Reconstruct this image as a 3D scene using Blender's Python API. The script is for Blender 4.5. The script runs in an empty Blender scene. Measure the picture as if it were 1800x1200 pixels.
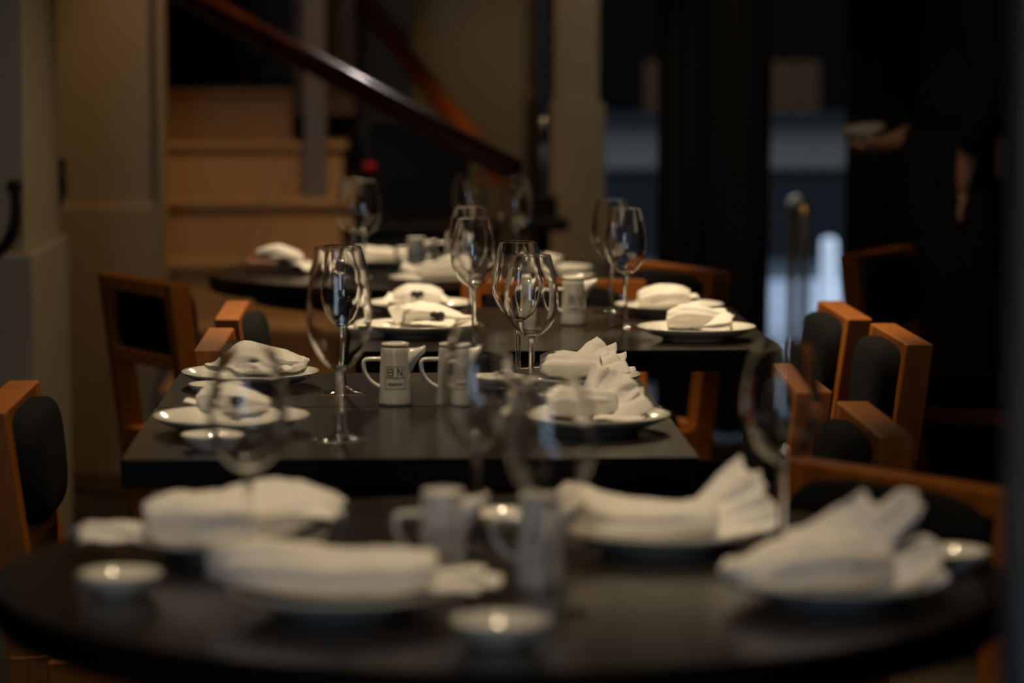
import bpy, bmesh, math, random
from mathutils import Vector, Matrix
PI = math.pi
sc = bpy.context.scene
COL = sc.collection

# ------------------------------------------------------------------ camera
cam_d = bpy.data.cameras.new('camera'); cam = bpy.data.objects.new('camera', cam_d); COL.objects.link(cam)
cam.location = (0, 0, 1.22)
cam.rotation_euler = (math.radians(90 - 5.603), 0, math.radians(-2.193))
cam_d.sensor_width = 36; cam_d.lens = 106
cam_d.clip_start = 0.05; cam_d.clip_end = 100
cam_d.dof.use_dof = True; cam_d.dof.focus_distance = 4.35; cam_d.dof.aperture_fstop = 3.0
sc.camera = cam

# ------------------------------------------------------------------ world, exposure
w = bpy.data.worlds.new('world'); sc.world = w; w.use_nodes = True
bg = w.node_tree.nodes['Background']
bg.inputs[0].default_value = (0.62, 0.76, 1.0, 1); bg.inputs[1].default_value = 3.0
sc.view_settings.view_transform = 'Standard'; sc.view_settings.look = 'None'
sc.view_settings.exposure = 0.0; sc.view_settings.gamma = 1.0; sc.view_settings.use_curve_mapping = False
sc.cycles.max_bounces = 24; sc.cycles.transmission_bounces = 20; sc.cycles.glossy_bounces = 6
sc.cycles.diffuse_bounces = 3; sc.cycles.transparent_max_bounces = 64
sc.cycles.caustics_reflective = False; sc.cycles.caustics_refractive = False
sc.cycles.sample_clamp_indirect = 80.0
sc.cycles.use_denoising = True

# ------------------------------------------------------------------ lights (ceiling downlights, added glint and fill spots, window behind the viewer)
def spot(name, loc, target, energy, ang, col=(1, .79, .52), blend=.6, size=.035):
    d = bpy.data.lights.new(name, 'SPOT'); d.energy = energy; d.spot_size = math.radians(ang)
    d.spot_blend = blend; d.color = col; d.shadow_soft_size = size
    o = bpy.data.objects.new(name, d); COL.objects.link(o); o.location = loc
    o.rotation_euler = (Vector(target) - Vector(loc)).to_track_quat('-Z', 'Y').to_euler()
    return o
def area(name, loc, target, energy, sx, sy, col):
    d = bpy.data.lights.new(name, 'AREA'); d.energy = energy; d.shape = 'RECTANGLE'; d.size = sx; d.size_y = sy; d.color = col
    o = bpy.data.objects.new(name, d); COL.objects.link(o); o.location = loc
    o.rotation_euler = (Vector(target) - Vector(loc)).to_track_quat('-Z', 'Y').to_euler()
    return o
W1 = (1, .77, .47)
spot('downlight_table', (0.2, 5.05, 2.72), (0.27, 5.15, .74), 235, 48, W1, size=.05)
spot('downlight_middle_table', (-0.1, 3.75, 2.72), (0.02, 3.98, .74), 105, 42, W1, size=.05)
spot('downlight_back_table', (-0.1, 6.3, 2.72), (0.02, 6.45, .74), 165, 42, W1, size=.05)
spot('downlight_round_table', (0.2, 2.75, 2.72), (0.12, 2.85, .74), 92, 40, W1, 1.0, size=.05)
spot('added_rear_glint_left', (-0.5, 7.9, 2.70), (0.05, 4.9, .76), 34, 26, W1, 1.0, size=.04)  # added spot behind the tables, puts glints on the glasses
spot('added_rear_glint_right', (0.75, 8.2, 2.70), (0.2, 4.9, .76), 34, 26, W1, 1.0, size=.04)  # second added backlight for glass glints and table sheen
spot('added_front_glint_left', (-0.9, 0.2, 1.98), (0.05, 4.0, .80), 17, 34, W1, 1.0, size=.03)  # added spot behind the viewer, no wall lamp there; highlights the glass bowls
spot('added_front_glint_right', (0.8, -0.3, 2.05), (0.1, 4.0, .80), 17, 34, W1, 1.0, size=.03)  # its added twin on the right, also just for bowl highlights
spot('added_chair_fill', (-0.3, 4.8, 2.72), (-0.52, 5.9, .55), 40, 30, W1, 1.0)  # added fill, brightens the oak chair against the cream wall
spot('downlight_stairs', (-0.15, 8.0, 2.72), (-0.42, 8.85, .35), 40, 54, (1, .58, .25))
spot('downlight_pillar', (0.9, 6.3, 2.72), (-0.85, 7.0, .2), 42, 42, (1, .74, .44), 1.0)
spot('downlight_column', (0.5, 7.9, 2.72), (0.5, 9.0, .3), 20, 50, (1, .72, .40))
spot('added_far_wall_fill', (0.3, 9.9, 2.72), (0.45, 11.0, .4), 15, 40, (1, .66, .34), 1.0)  # added wash that warms the far wall and its reflection in the tables
spot('downlight_entrance', (1.0, 8.3, 2.72), (1.28, 9.5, .6), 34, 30, (1, .75, .45), size=.05)
spot('added_dish_chair_fill', (0.75, 6.2, 2.72), (1.12, 7.0, .85), 28, 34, (1, .72, .36), 1.0)  # added fill for the held dish and the dim chair
spot('added_rail_glint', (0.42, 10.5, 2.65), (0.05, 7.75, 1.08), 20, 16, (1, .85, .75), 1.0, size=.06)  # added lamp at the mirror angle, only for the mahogany rail's highlight
area('window_light', (-1.0, -2.3, 1.6), (0.2, 3.0, .8), 6, .8, 1.7, (.5, .75, 1.0))

# ------------------------------------------------------------------ materials
def mat(name, col, rough=.5, spec=.5, metal=0, trans=0, ior=1.45, noise=None, bump=None, sheen=0, coat=0, emit=None):
    m = bpy.data.materials.new(name); m.use_nodes = True
    nt = m.node_tree; b = nt.nodes['Principled BSDF']
    b.inputs['Base Color'].default_value = (*col, 1); b.inputs['Roughness'].default_value = rough
    b.inputs['Specular IOR Level'].default_value = spec; b.inputs['Metallic'].default_value = metal
    b.inputs['Transmission Weight'].default_value = trans; b.inputs['IOR'].default_value = ior
    b.inputs['Sheen Weight'].default_value = sheen; b.inputs['Coat Weight'].default_value = coat
    tc = None
    if noise or bump:
        tc = nt.nodes.new('ShaderNodeTexCoord')
    if noise:      # (scale xyz, colour2, detail)
        sc_, c2, det = noise
        mp = nt.nodes.new('ShaderNodeMapping'); mp.inputs['Scale'].default_value = sc_
        nt.links.new(tc.outputs['Object'], mp.inputs[0])
        n = nt.nodes.new('ShaderNodeTexNoise'); n.inputs['Scale'].default_value = 1; n.inputs['Detail'].default_value = det
        nt.links.new(mp.outputs[0], n.inputs['Vector'])
        r = nt.nodes.new('ShaderNodeValToRGB')
        r.color_ramp.elements[0].color = (*col, 1); r.color_ramp.elements[1].color = (*c2, 1)
        r.color_ramp.elements[0].position = .35; r.color_ramp.elements[1].position = .68
        nt.links.new(n.outputs[0], r.inputs[0]); nt.links.new(r.outputs[0], b.inputs['Base Color'])
    if bump:       # (scale, strength)
        n = nt.nodes.new('ShaderNodeTexNoise'); n.inputs['Scale'].default_value = bump[0]; n.inputs['Detail'].default_value = 3
        nt.links.new(tc.outputs['Object'], n.inputs['Vector'])
        bp = nt.nodes.new('ShaderNodeBump'); bp.inputs['Strength'].default_value = bump[1]; bp.inputs['Distance'].default_value = .01
        nt.links.new(n.outputs[0], bp.inputs['Height']); nt.links.new(bp.outputs[0], b.inputs['Normal'])
    return m
M = {}
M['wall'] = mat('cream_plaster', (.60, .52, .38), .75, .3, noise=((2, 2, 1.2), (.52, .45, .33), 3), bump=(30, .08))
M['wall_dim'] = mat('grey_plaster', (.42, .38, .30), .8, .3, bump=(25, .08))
M['ceiling'] = mat('dark_ceiling_paint', (.05, .045, .04), .8, .2)
M['darkwall'] = mat('black_painted_wall', (.012, .011, .010), .7, .2)
M['floor'] = mat('dark_tile_floor', (.06, .045, .03), .4, .4, noise=((3, 3, 3), (.045, .035, .025), 4))
M['stair'] = mat('stair_limewash', (.62, .44, .25), .7, .3, noise=((3, 3, 3), (.55, .38, .2), 3))
M['table'] = mat('black_stained_tabletop', (.012, .009, .006), .22, .55, noise=((3, 40, 3), (.020, .015, .010), 5), bump=(60, .03))
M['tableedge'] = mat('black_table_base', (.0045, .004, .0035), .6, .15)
M['oak'] = mat('orange_oak', (.34, .108, .014), .5, .18, noise=((60, 60, 6), (.24, .072, .011), 4))
M['rail'] = mat('varnished_mahogany', (.12, .030, .012), .28, .5, noise=((30, 6, 30), (.06, .013, .006), 3), coat=.5)
M['railred'] = mat('varnished_red_wood', (.50, .12, .018), .35, .4, noise=((30, 6, 30), (.40, .09, .014), 3))
M['pad'] = mat('charcoal_upholstery', (.007, .007, .0075), .9, .12, sheen=.0, bump=(400, .2))
M['porcelain'] = mat('white_porcelain', (.72, .70, .64), .12, .5, coat=.4)
M['napkin'] = mat('white_cotton_napkin', (.84, .80, .75), .85, .2, sheen=.2, bump=(260, .12))
M['black'] = mat('matt_black', (.008, .008, .008), .45, .4)
M['ink'] = mat('black_ink', (.02, .018, .016), .5, .3)
M['glass'] = mat('clear_wine_glass', (1, 1, 1), 0.016, .5, trans=1, ior=1.5)
def thin_glass(name, tint=(.99, .99, .985), rough=.035, f0=.07, refr=.6):
    m = bpy.data.materials.new(name); m.use_nodes = True; nt = m.node_tree; N = nt.nodes
    N.remove(N['Principled BSDF']); out = [q for q in N if q.type == 'OUTPUT_MATERIAL'][0]
    lw = N.new('ShaderNodeLayerWeight'); pw = N.new('ShaderNodeMath'); pw.operation = 'POWER'; pw.inputs[1].default_value = 5
    ma = N.new('ShaderNodeMath'); ma.operation = 'MULTIPLY_ADD'; ma.inputs[1].default_value = .9; ma.inputs[2].default_value = f0
    t = N.new('ShaderNodeBsdfTransparent'); t.inputs[0].default_value = (*tint, 1)
    g = N.new('ShaderNodeBsdfGlossy'); g.inputs['Roughness'].default_value = rough
    mx = N.new('ShaderNodeMixShader')
    nt.links.new(lw.outputs['Facing'], pw.inputs[0]); nt.links.new(pw.outputs[0], ma.inputs[0]); nt.links.new(ma.outputs[0], mx.inputs[0])
    nt.links.new(t.outputs[0], mx.inputs[1]); nt.links.new(g.outputs[0], mx.inputs[2]); nt.links.new(mx.outputs[0], out.inputs[0])
    return m
M['bowlglass'] = thin_glass('thin_wine_glass')
M['pane'] = mat('window_glass', (.9, .95, .95), 0.0, .5, trans=1, ior=1.02)
M['steel'] = mat('brushed_steel', (.55, .58, .62), .25, .5, metal=1)
M['daylitsteel'] = mat('steel_with_daylight_blue', (.36, .52, .78), .35, .5, metal=.25)  # the pole's blue daylight reflection put into its base colour
M['postgrey'] = mat('grey_painted_steel', (.20, .20, .22), .4, .4)
M['brass'] = mat('brass', (.75, .48, .2), .34, .5, metal=1)
M['curtain'] = mat('black_curtain_velvet', (.004, .004, .0035), .95, .1, sheen=.05)
M['jamb'] = mat('slate_grey_paint', (.16, .18, .19), .6, .3)
M['skin'] = mat('skin', (.50, .27, .17), .5, .4)
M['cloth_black'] = mat('black_cotton', (.008, .008, .009), .9, .2)
M['hair'] = mat('dark_hair', (.012, .009, .007), .6, .3)
M['redplastic'] = mat('red_plastic', (.75, .02, .03), .3, .5)
M['ground'] = mat('pale_paving', (.30, .31, .33), .5, .3, noise=((2, 2, 2), (.20, .21, .23), 4))
M['asphalt'] = mat('dark_asphalt', (.03, .035, .04), .7, .3)
M['whitepaint'] = mat('white_gloss_paint', (.9, .9, .9), .4, .4)
M['ext_blue'] = mat('blue_grey_panel', (.070, .064, .056), .9, 0)
M['ext_black'] = mat('black_fascia', (.0016, .0016, .0014), .9, 0)
M['ext_dark'] = mat('dark_slate_panel', (.010, .011, .011), .9, 0)
M['ext_beige'] = mat('beige_panel', (.025, .013, .006), .9, 0)
M['traywood'] = mat('red_brown_wood', (.20, .07, .03), .4, .4, noise=((8, 60, 8), (.14, .045, .02), 4))

# ------------------------------------------------------------------ helpers
def tag(o, label=None, cat=None, group=None, kind=None):
    if label: o['label'] = label
    if cat: o['category'] = cat
    if group: o['group'] = group
    if kind: o['kind'] = kind
    return o
def link(name, bm, m, parent=None, smooth=True, bevel=0, sub=0, loc=None):
    me = bpy.data.meshes.new(name); bm.normal_update(); bm.to_mesh(me); bm.free()
    me.materials.append(M[m])
    if smooth:
        for p in me.polygons: p.use_smooth = True
    o = bpy.data.objects.new(name, me); COL.objects.link(o)
    if parent: o.parent = parent
    if loc: o.location = loc
    if bevel:
        b = o.modifiers.new('bevel', 'BEVEL'); b.width = bevel; b.segments = 3; b.limit_method = 'ANGLE'; b.angle_limit = .6
        b.harden_normals = False
    if sub:
        s = o.modifiers.new('sub', 'SUBSURF'); s.levels = sub; s.render_levels = sub
    return o
def thing(name, loc, rz, label, cat, group=None):
    o = bpy.data.objects.new(name, None); COL.objects.link(o); o.empty_display_size = .1
    o.location = loc; o.rotation_euler = (0, 0, rz)
    return tag(o, label, cat, group)
def copy_tree(o, parent=None):
    c = o.copy(); COL.objects.link(c); c.parent = parent
    if parent: c.matrix_parent_inverse = o.matrix_parent_inverse
    for ch in list(o.children):
        copy_tree(ch, c)
    return c
def box(bm, x0, x1, y0, y1, z0, z1, mtx=None):
    v = [bm.verts.new((x, y, z)) for x in (x0, x1) for y in (y0, y1) for z in (z0, z1)]
    for f in ((0, 1, 3, 2), (4, 6, 7, 5), (0, 4, 5, 1), (2, 3, 7, 6), (0, 2, 6, 4), (1, 5, 7, 3)):
        bm.faces.new([v[i] for i in f])
    if mtx: bmesh.ops.transform(bm, matrix=mtx, verts=v)
    return bm
def bar(bm, a, b, wx, wy, up=(0, 0, 1)):
    """a square bar from a to b, wx wide sideways, wy thick"""
    a = Vector(a); b = Vector(b); d = (b - a).normalized(); u = Vector(up)
    s = d.cross(u)
    if s.length < 1e-4: s = d.cross(Vector((0, 1, 0)))
    s.normalize(); t = s.cross(d).normalized()
    vs = []
    for p in (a, b):
        for i, j in ((-1, -1), (1, -1), (1, 1), (-1, 1)):
            vs.append(bm.verts.new(p + s * i * wx / 2 + t * j * wy / 2))
    for f in ((0, 3, 2, 1), (4, 5, 6, 7), (0, 1, 5, 4), (1, 2, 6, 5), (2, 3, 7, 6), (3, 0, 4, 7)):
        bm.faces.new([vs[i] for i in f])
    return bm
def lathe(bm, prof, n=40, c=(0, 0, 0), closed=False):
    rings = []
    for r, z in prof:
        if r < 1e-6: rings.append([bm.verts.new((c[0], c[1], c[2] + z))])
        else: rings.append([bm.verts.new((c[0] + r * math.cos(2 * PI * i / n), c[1] + r * math.sin(2 * PI * i / n), c[2] + z)) for i in range(n)])
    pairs = list(zip(rings, rings[1:]))
    if closed: pairs.append((rings[-1], rings[0]))
    for A, B in pairs:
        if len(A) == 1 and len(B) == 1: continue
        for i in range(n):
            j = (i + 1) % n
            if len(A) == 1: bm.faces.new((A[0], B[j], B[i]))
            elif len(B) == 1: bm.faces.new((A[i], A[j], B[0]))
            else: bm.faces.new((A[i], A[j], B[j], B[i]))
    return bm
def cr(pts, n):
    """Catmull-Rom through tuples"""
    out = []
    P_ = [pts[0]] + list(pts) + [pts[-1]]
    for i in range(1, len(P_) - 2):
        for k in range(n):
            t = k / n; a, b, c, d = P_[i - 1], P_[i], P_[i + 1], P_[i + 2]
            out.append(tuple(.5 * (2 * b[q] + (c[q] - a[q]) * t + (2 * a[q] - 5 * b[q] + 4 * c[q] - d[q]) * t * t + (3 * b[q] - a[q] - 3 * c[q] + d[q]) * t ** 3) for q in range(len(b))))
    out.append(tuple(pts[-1]))
    return out
def tube(bm, pts, r, n=12, flat=1.0):
    """r: number or list of radii; flat squashes along the second axis"""
    pts = [Vector(p) for p in pts]
    rs = r if isinstance(r, (list, tuple)) else [r] * len(pts)
    rings = []; prev = None
    for i, p in enumerate(pts):
        d = (pts[min(i + 1, len(pts) - 1)] - pts[max(i - 1, 0)]).normalized()
        if prev is None:
            s = d.cross(Vector((0, 1, 0)))
            if s.length < .05: s = d.cross(Vector((0, 0, 1)))
        else: s = prev - d * prev.dot(d)
        s.normalize(); prev = s; t = d.cross(s)
        rings.append([bm.verts.new(p + s * math.cos(2 * PI * k / n) * rs[i] + t * math.sin(2 * PI * k / n) * rs[i] * flat) for k in range(n)])
    for A, B in zip(rings, rings[1:]):
        for i in range(n): bm.faces.new((A[i], A[(i + 1) % n], B[(i + 1) % n], B[i]))
    bm.faces.new(rings[0][::-1]); bm.faces.new(rings[-1])
    return bm
def pillow(bm, sx, sy, sz, mtx, nx=10, ny=8, p=3.2):
    """soft box centred on 0: superellipsoid-ish"""
    vs0 = set(bm.verts)
    n1, n2 = 28, 16
    def se(a, e): return math.copysign(abs(a) ** e, a)
    rings = []
    for j in range(1, n2):
        ph = -PI / 2 + PI * j / n2; rings.append([])
        for i in range(n1):
            th = 2 * PI * i / n1
            rings[-1].append(bm.verts.new((sx / 2 * se(math.cos(ph), .45) * se(math.cos(th), .35), sy / 2 * se(math.cos(ph), .45) * se(math.sin(th), .35), sz / 2 * se(math.sin(ph), .6))))
    b = bm.verts.new((0, 0, -sz / 2)); t = bm.verts.new((0, 0, sz / 2))
    for A, B in zip(rings, rings[1:]):
        for i in range(n1): bm.faces.new((A[i], A[(i + 1) % n1], B[(i + 1) % n1], B[i]))
    for i in range(n1):
        bm.faces.new((b, rings[0][(i + 1) % n1], rings[0][i])); bm.faces.new((t, rings[-1][i], rings[-1][(i + 1) % n1]))
    bmesh.ops.transform(bm, matrix=mtx, verts=[v for v in bm.verts if v not in vs0])
    return bm
def struct(name, x0, x1, y0, y1, z0, z1, m):
    bm = bmesh.new(); box(bm, x0, x1, y0, y1, z0, z1)
    return tag(link(name, bm, m, smooth=False), kind='structure')

# ------------------------------------------------------------------ the room
struct('floor', -2.6, 3.2, -3.2, 12.4, -.1, -.001, 'floor')
struct('ceiling', -2.6, 3.2, -3.2, 12.4, 2.75, 2.85, 'ceiling')
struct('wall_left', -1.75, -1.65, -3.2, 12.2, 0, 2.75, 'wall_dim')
struct('wall_right', 2.6, 2.7, -3.2, 11.1, 0, 2.75, 'darkwall')
# wall behind the viewer with a window opening
bm = bmesh.new()
box(bm, -1.65, -1.45, -2.6, -2.5, 0, 2.75); box(bm, -.55, 2.6, -2.6, -2.5, 0, 2.75)
box(bm, -1.45, -.55, -2.6, -2.5, 0, .7); box(bm, -1.45, -.55, -2.6, -2.5, 2.5, 2.75)
tag(link('wall_rear', bm, 'darkwall', smooth=False), kind='structure')
# pillar with a thicker dado at the bottom
bm = bmesh.new(); box(bm, -1.25, -.815, 6.66, 7.32, .765, 2.75); box(bm, -1.27, -.795, 6.62, 7.34, 0, .765)
tag(link('wall_pillar', bm, 'wall', smooth=False, bevel=.006), kind='structure')
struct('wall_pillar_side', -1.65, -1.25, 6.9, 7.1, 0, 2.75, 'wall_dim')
# recess wall facing the viewer, dado, corner strip
bm = bmesh.new(); box(bm, -1.65, -.672, 8.55, 8.65, .77, 2.75); box(bm, -1.65, -.672, 8.535, 8.65, 0, .77)
tag(link('wall_recess', bm, 'wall', smooth=False, bevel=.005), kind='structure')
bm = bmesh.new(); box(bm, -.676, -.655, 8.53, 8.66, 0, 2.75)
tag(link('trim_1', bm, 'wall', smooth=False, bevel=.004), kind='structure')
# staircase block
bm = bmesh.new()
steps = [(.14, 7.98), (.28, 8.24), (.426, 8.50), (.593, 8.76), (.76, 9.03), (.922, 9.31), (1.085, 9.62)]
prev = 0
for i, (z, y) in enumerate(steps):
    yn = 11.0
    xl = -.653 if y < 8.67 else -1.0
    box(bm, xl, -.165 if i < 6 else -.33, y, yn, prev, z - .018)
    box(bm, xl, -.150 if i < 6 else -.33, y - .018, yn, z - .018, z)
    prev = z
st = tag(link('stairs', bm, 'stair', smooth=False, bevel=.004), kind='structure')
# end of the stair partition, upper flight in the dark
struct('wall_stair', -.325, -.13, 9.64, 12.0, 1.0, 2.75, 'wall')
struct('wall_stair_left', -1.1, -1.0, 8.66, 12.1, 0, 2.75, 'wall')
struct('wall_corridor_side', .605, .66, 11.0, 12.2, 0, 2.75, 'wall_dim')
struct('wall_stair_side', -.148, -.13, 8.9, 9.64, 0, .40, 'wall')
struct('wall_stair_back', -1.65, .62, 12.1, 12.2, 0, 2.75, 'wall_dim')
struct('wall_far_left', -.13, .055, 10.1, 10.3, 0, 2.75, 'wall')
struct('wall_far', .0, .62, 11.0, 11.1, 0, 2.75, 'wall')

bm = bmesh.new(); box(bm, .47, .605, 9.0, 11.0, 1.05, 2.75); box(bm, .46, .622, 8.98, 11.0, 0, 1.05)
tag(link('wall_column', bm, 'wall', smooth=False, bevel=.006), kind='structure')
struct('wall_far_right', 1.72, 2.6, 10.9, 11.1, 0, 2.75, 'darkwall')
struct('wall_above_window', .6, 1.75, 10.9, 11.1, 2.3, 2.75, 'darkwall')
# glazed doors to the street
for k, (x0, x1) in enumerate(((.622, 1.16), (1.16, 1.72))):
    bm = bmesh.new()
    box(bm, x0, x0 + .03, 10.95, 11.0, .0, 2.3); box(bm, x1 - .03, x1, 10.95, 11.0, .0, 2.3)
    box(bm, x0, x1, 10.95, 11.0, 0, .08); box(bm, x0, x1, 10.95, 11.0, 2.24, 2.3)
    d = tag(link('window_%d' % (k + 1), bm, 'black', smooth=False), kind='structure')
    bm = bmesh.new(); box(bm, x0 + .03, x1 - .03, 10.97, 10.978, .08, 2.24)
    link('pane', bm, 'pane', d, smooth=False)
# jamb beside the viewer
struct('trim_2', .446, .57, 2.13, 2.19, 0, 2.75, 'jamb')

# outdoors beyond the doors
struct('ground_outside', -3, 9, 11.2, 15.7, -.06, -.0, 'ground')
struct('ground_street', -3, 12, 15.7, 30, -.07, -.01, 'asphalt')
struct('wall_shopfront', 1.0, 6.5, 17.3, 17.9, .0, .52, 'ext_dark')
struct('wall_shopfront_band', 1.0, 6.5, 17.25, 17.9, .52, .76, 'ext_blue')
struct('wall_shopfront_sill', 1.0, 6.5, 17.1, 17.9, .78, .84, 'ext_dark')
struct('wall_shopfront_panel', 1.42, 2.43, 17.3, 17.9, .84, 1.13, 'ext_beige')
struct('wall_shopfront_upper', 1.0, 6.5, 17.32, 17.9, .84, 5.5, 'ext_black')
b = thing('bollard', (1.86, 12.9, 0), 0, 'short white bollard standing on the paving outside the glazed doors', 'bollard')
bm = bmesh.new(); lathe(bm, [(0, 0), (.042, 0), (.042, .012), (.033, .016), (.033, .37), (.028, .392), (0, .4)], 24); link('post', bm, 'whitepaint', b)
bm = bmesh.new(); lathe(bm, [(0, 0), (.06, 0), (.06, .01), (0, .01)], 24); link('base_plate', bm, 'steel', b)

# ------------------------------------------------------------------ curtains
def curtain(x0, x1, y, amp, n, label, seed):
    rnd = random.Random(seed)
    o = thing('curtain', ((x0 + x1) / 2, y, 0), 0, label, 'curtain', 'black curtains before the doors')
    bm = bmesh.new(); W = x1 - x0; N = n * 12
    ph = [rnd.uniform(-.6, .6) for _ in range(n + 2)]
    rows = []
    for zz in (0.012, .3, .7, 1.2, 1.8, 2.4, 2.70):
        row = []
        for i in range(N + 1):
            u = i / N; k = u * n
            a = amp * (.8 + .25 * math.sin(k * 1.7 + seed))
            row.append(((u - .5) * W + .008 * math.sin(k * 2 + zz), a * math.sin(2 * PI * k + ph[int(k)] * .0 + .25 * math.sin(zz * 2 + k)), zz))
        rows.append(row)
    fr = [[bm.verts.new(p) for p in r] for r in rows]; bk = [[bm.verts.new((p[0], p[1] + .004, p[2])) for p in r] for r in rows]
    for A, B in zip(fr, fr[1:]):
        for i in range(N): bm.faces.new((A[i], A[i + 1], B[i + 1], B[i]))
    for A, B in zip(bk, bk[1:]):
        for i in range(N): bm.faces.new((A[i], B[i], B[i + 1], A[i + 1]))
    link('cloth', bm, 'curtain', o)
    bm = bmesh.new(); tube(bm, [(-W / 2 - .02, 0, 2.715), (W / 2 + .02, 0, 2.715)], .012); link('rod', bm, 'black', o)
curtain(.80, 1.155, 9.3, .035, 6, 'wide black floor length curtain between the cream column and the brass rail', 1)
curtain(1.43, 1.70, 9.6, .03, 4, 'narrow black curtain hanging right of the brass rail, behind the empty chair', 5)

# ------------------------------------------------------------------ handrails, post, cable shadows, pole
def rail(a, b, wdt, hgt, m, label, nm='handrail'):
    o = thing(nm, a, 0, label, 'handrail')
    a_ = Vector((0, 0, 0)); b_ = Vector(b) - Vector(a)
    bm = bmesh.new(); bar(bm, a_, b_, wdt, hgt); link('rail', bm, m, o, bevel=.014)
    return o, b_
r1, v1 = rail((.300, 7.55, .905), (-.72, 8.28, 1.44), .055, .056, 'rail', 'dark mahogany stair handrail sloping down from upper left, its blunt end nearest')
for t, d in ((.63, Vector((-.06, .04, -.115))),):
    p = v1 * t
    bm = bmesh.new(); tube(bm, [p + Vector((0, 0, -.02)), p + Vector((0, 0, -.05)), p + d], .008)
    bmesh.ops.create_uvsphere(bm, u_segments=12, v_segments=8, radius=.014, matrix=Matrix.Translation(p + d))
    link('bracket', bm, 'black', r1)
r2, v2 = rail((.335, 9.1, .80), (-.17, 10.0, 1.44), .05, .055, 'railred', 'orange red wooden handrail crossing behind the dark mahogany one')
for t in (.45, .72):
    p = v2 * t
    bm = bmesh.new(); tube(bm, [p + Vector((.02, -.03, .022)), p + Vector((.026, -.04, .034))], .007); link('bracket', bm, 'brass', r2)
# newel under the mahogany rail end is out of sight; wall bracket keeps the second rail
bm = bmesh.new(); bar(bm, (.02, .0, -.80), (.02, .0, .0), .035, .035); link('newel', bm, 'black', r2)
p = thing('steel_post', (-.245, 9.18, .76), 0, 'grey painted square steel post standing on a cream stair tread', 'post')
bm = bmesh.new(); box(bm, -.033, .033, -.033, .033, .004, 1.98); link('shaft', bm, 'postgrey', p, smooth=False, bevel=.003)
bm = bmesh.new(); box(bm, -.042, .042, -.042, .042, 0, .006); link('base_plate', bm, 'postgrey', p, smooth=False)
for k, (a, b, lab) in enumerate((((-.300, 8.42, 1.00), (-.60, 8.15, .14), 'cable shadow built as a thin dark rod before the stairs, left one of the two'),
                  ((-.262, 8.44, .95), (-.585, 8.10, .14), 'cable shadow built as a thin dark rod before the stairs, right one of the two'))):
    bm = bmesh.new(); tube(bm, [(0, 0, 0), tuple(Vector(b) - Vector(a))], .0028, 8)
    c = link('stair_shadow_line', bm, 'postgrey', None, loc=a); tag(c, lab, 'shadow line', 'stair shadow lines')  # shadow lines of cables given a shape as thin dark rods
p = thing('floor_pole', (.415, 8.5, 0), 0, 'slim steel pole with black clamp and shelf, left of the cream column', 'pole')
bm = bmesh.new(); tube(bm, [(0, 0, .80), (0, 0, 1.02)], .011, 16); tube(bm, [(0, 0, 1.02), (0, 0, 2.74)], .0145, 20); link('shaft', bm, 'daylitsteel', p)
bm = bmesh.new(); lathe(bm, [(0, .955), (.016, .955), (.016, 1.0), (.012, 1.02), (0, 1.02)], 20); link('collar', bm, 'steel', p)
bm = bmesh.new(); box(bm, -.032, .038, -.03, .03, .735, .80); link('clamp', bm, 'black', p, smooth=False, bevel=.006)
bm = bmesh.new(); box(bm, -.075, .068, -.06, .06, .700, .736); link('shelf', bm, 'black', p, smooth=False, bevel=.006)
bm = bmesh.new(); tube(bm, [(.005, 0, .02), (.005, 0, .70)], .013, 12); lathe(bm, [(0, 0), (.11, 0), (.11, .015), (.03, .03), (0, .03)], 32, (.005, 0, 0)); link('stand', bm, 'black', p)
# brass rail by the doors
o = thing('brass_rail', (1.283, 9.45, 0), 0, 'curved polished brass rail standing upright between the two black curtains', 'rail')
bm = bmesh.new(); tube(bm, cr([(0, 0, .012), (0, 0, .3), (0, 0, .66), (-.004, .03, .715), (-.01, .09, .735), (-.014, .15, .715), (-.014, .18, .66), (-.014, .18, .012)], 5), .0135, 14); link('tube', bm, 'brass', o)
bm = bmesh.new(); lathe(bm, [(0, 0), (.03, 0), (.03, .008), (.018, .014), (0, .014)], 20); link('foot', bm, 'brass', o)
bm = bmesh.new(); lathe(bm, [(0, 0), (.03, 0), (.03, .008), (.018, .014), (0, .014)], 20, (-.014, .18, 0)); link('foot', bm, 'brass', o)
# coat hooks on the pillar
def hook(loc, pts, pl, label):
    o = thing('coat_hook', loc, 0, label, 'hook', 'black coat hooks on the left')
    q = cr(pts, 5); n = len(q)
    bm = bmesh.new(); tube(bm, q, [.009 + .004 * math.sin(k / n * PI) for k in range(n)], 12); link('arm', bm, 'black', o)
    bm = bmesh.new(); bmesh.ops.create_uvsphere(bm, u_segments=20, v_segments=12, radius=.017, matrix=Matrix.Translation((0, 0, .004))); link('knob', bm, 'black', o)
    bm = bmesh.new(); box(bm, *pl); link('mounting_plate', bm, 'black', o, smooth=False, bevel=.003)
hook((-.826, 6.555, .912), [(0, 0, 0), (.002, 0, -.05), (-.004, 0, -.09), (-.024, .01, -.125), (-.055, .04, -.142), (-.09, .095, -.11)], (-.108, -.078, .09, .1045, -.14, -.06), 'black coat hook with ball tip on the front of the cream pillar')
hook((-.826, 7.44, .925), [(0, 0, 0), (.003, 0, -.03), (.003, -.005, -.065), (-.01, -.03, -.10), (-.03, -.105, -.105)], (-.05, -.01, -.1195, -.105, -.14, -.05), 'black coat hook half hidden behind the right edge of the cream pillar')

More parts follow.
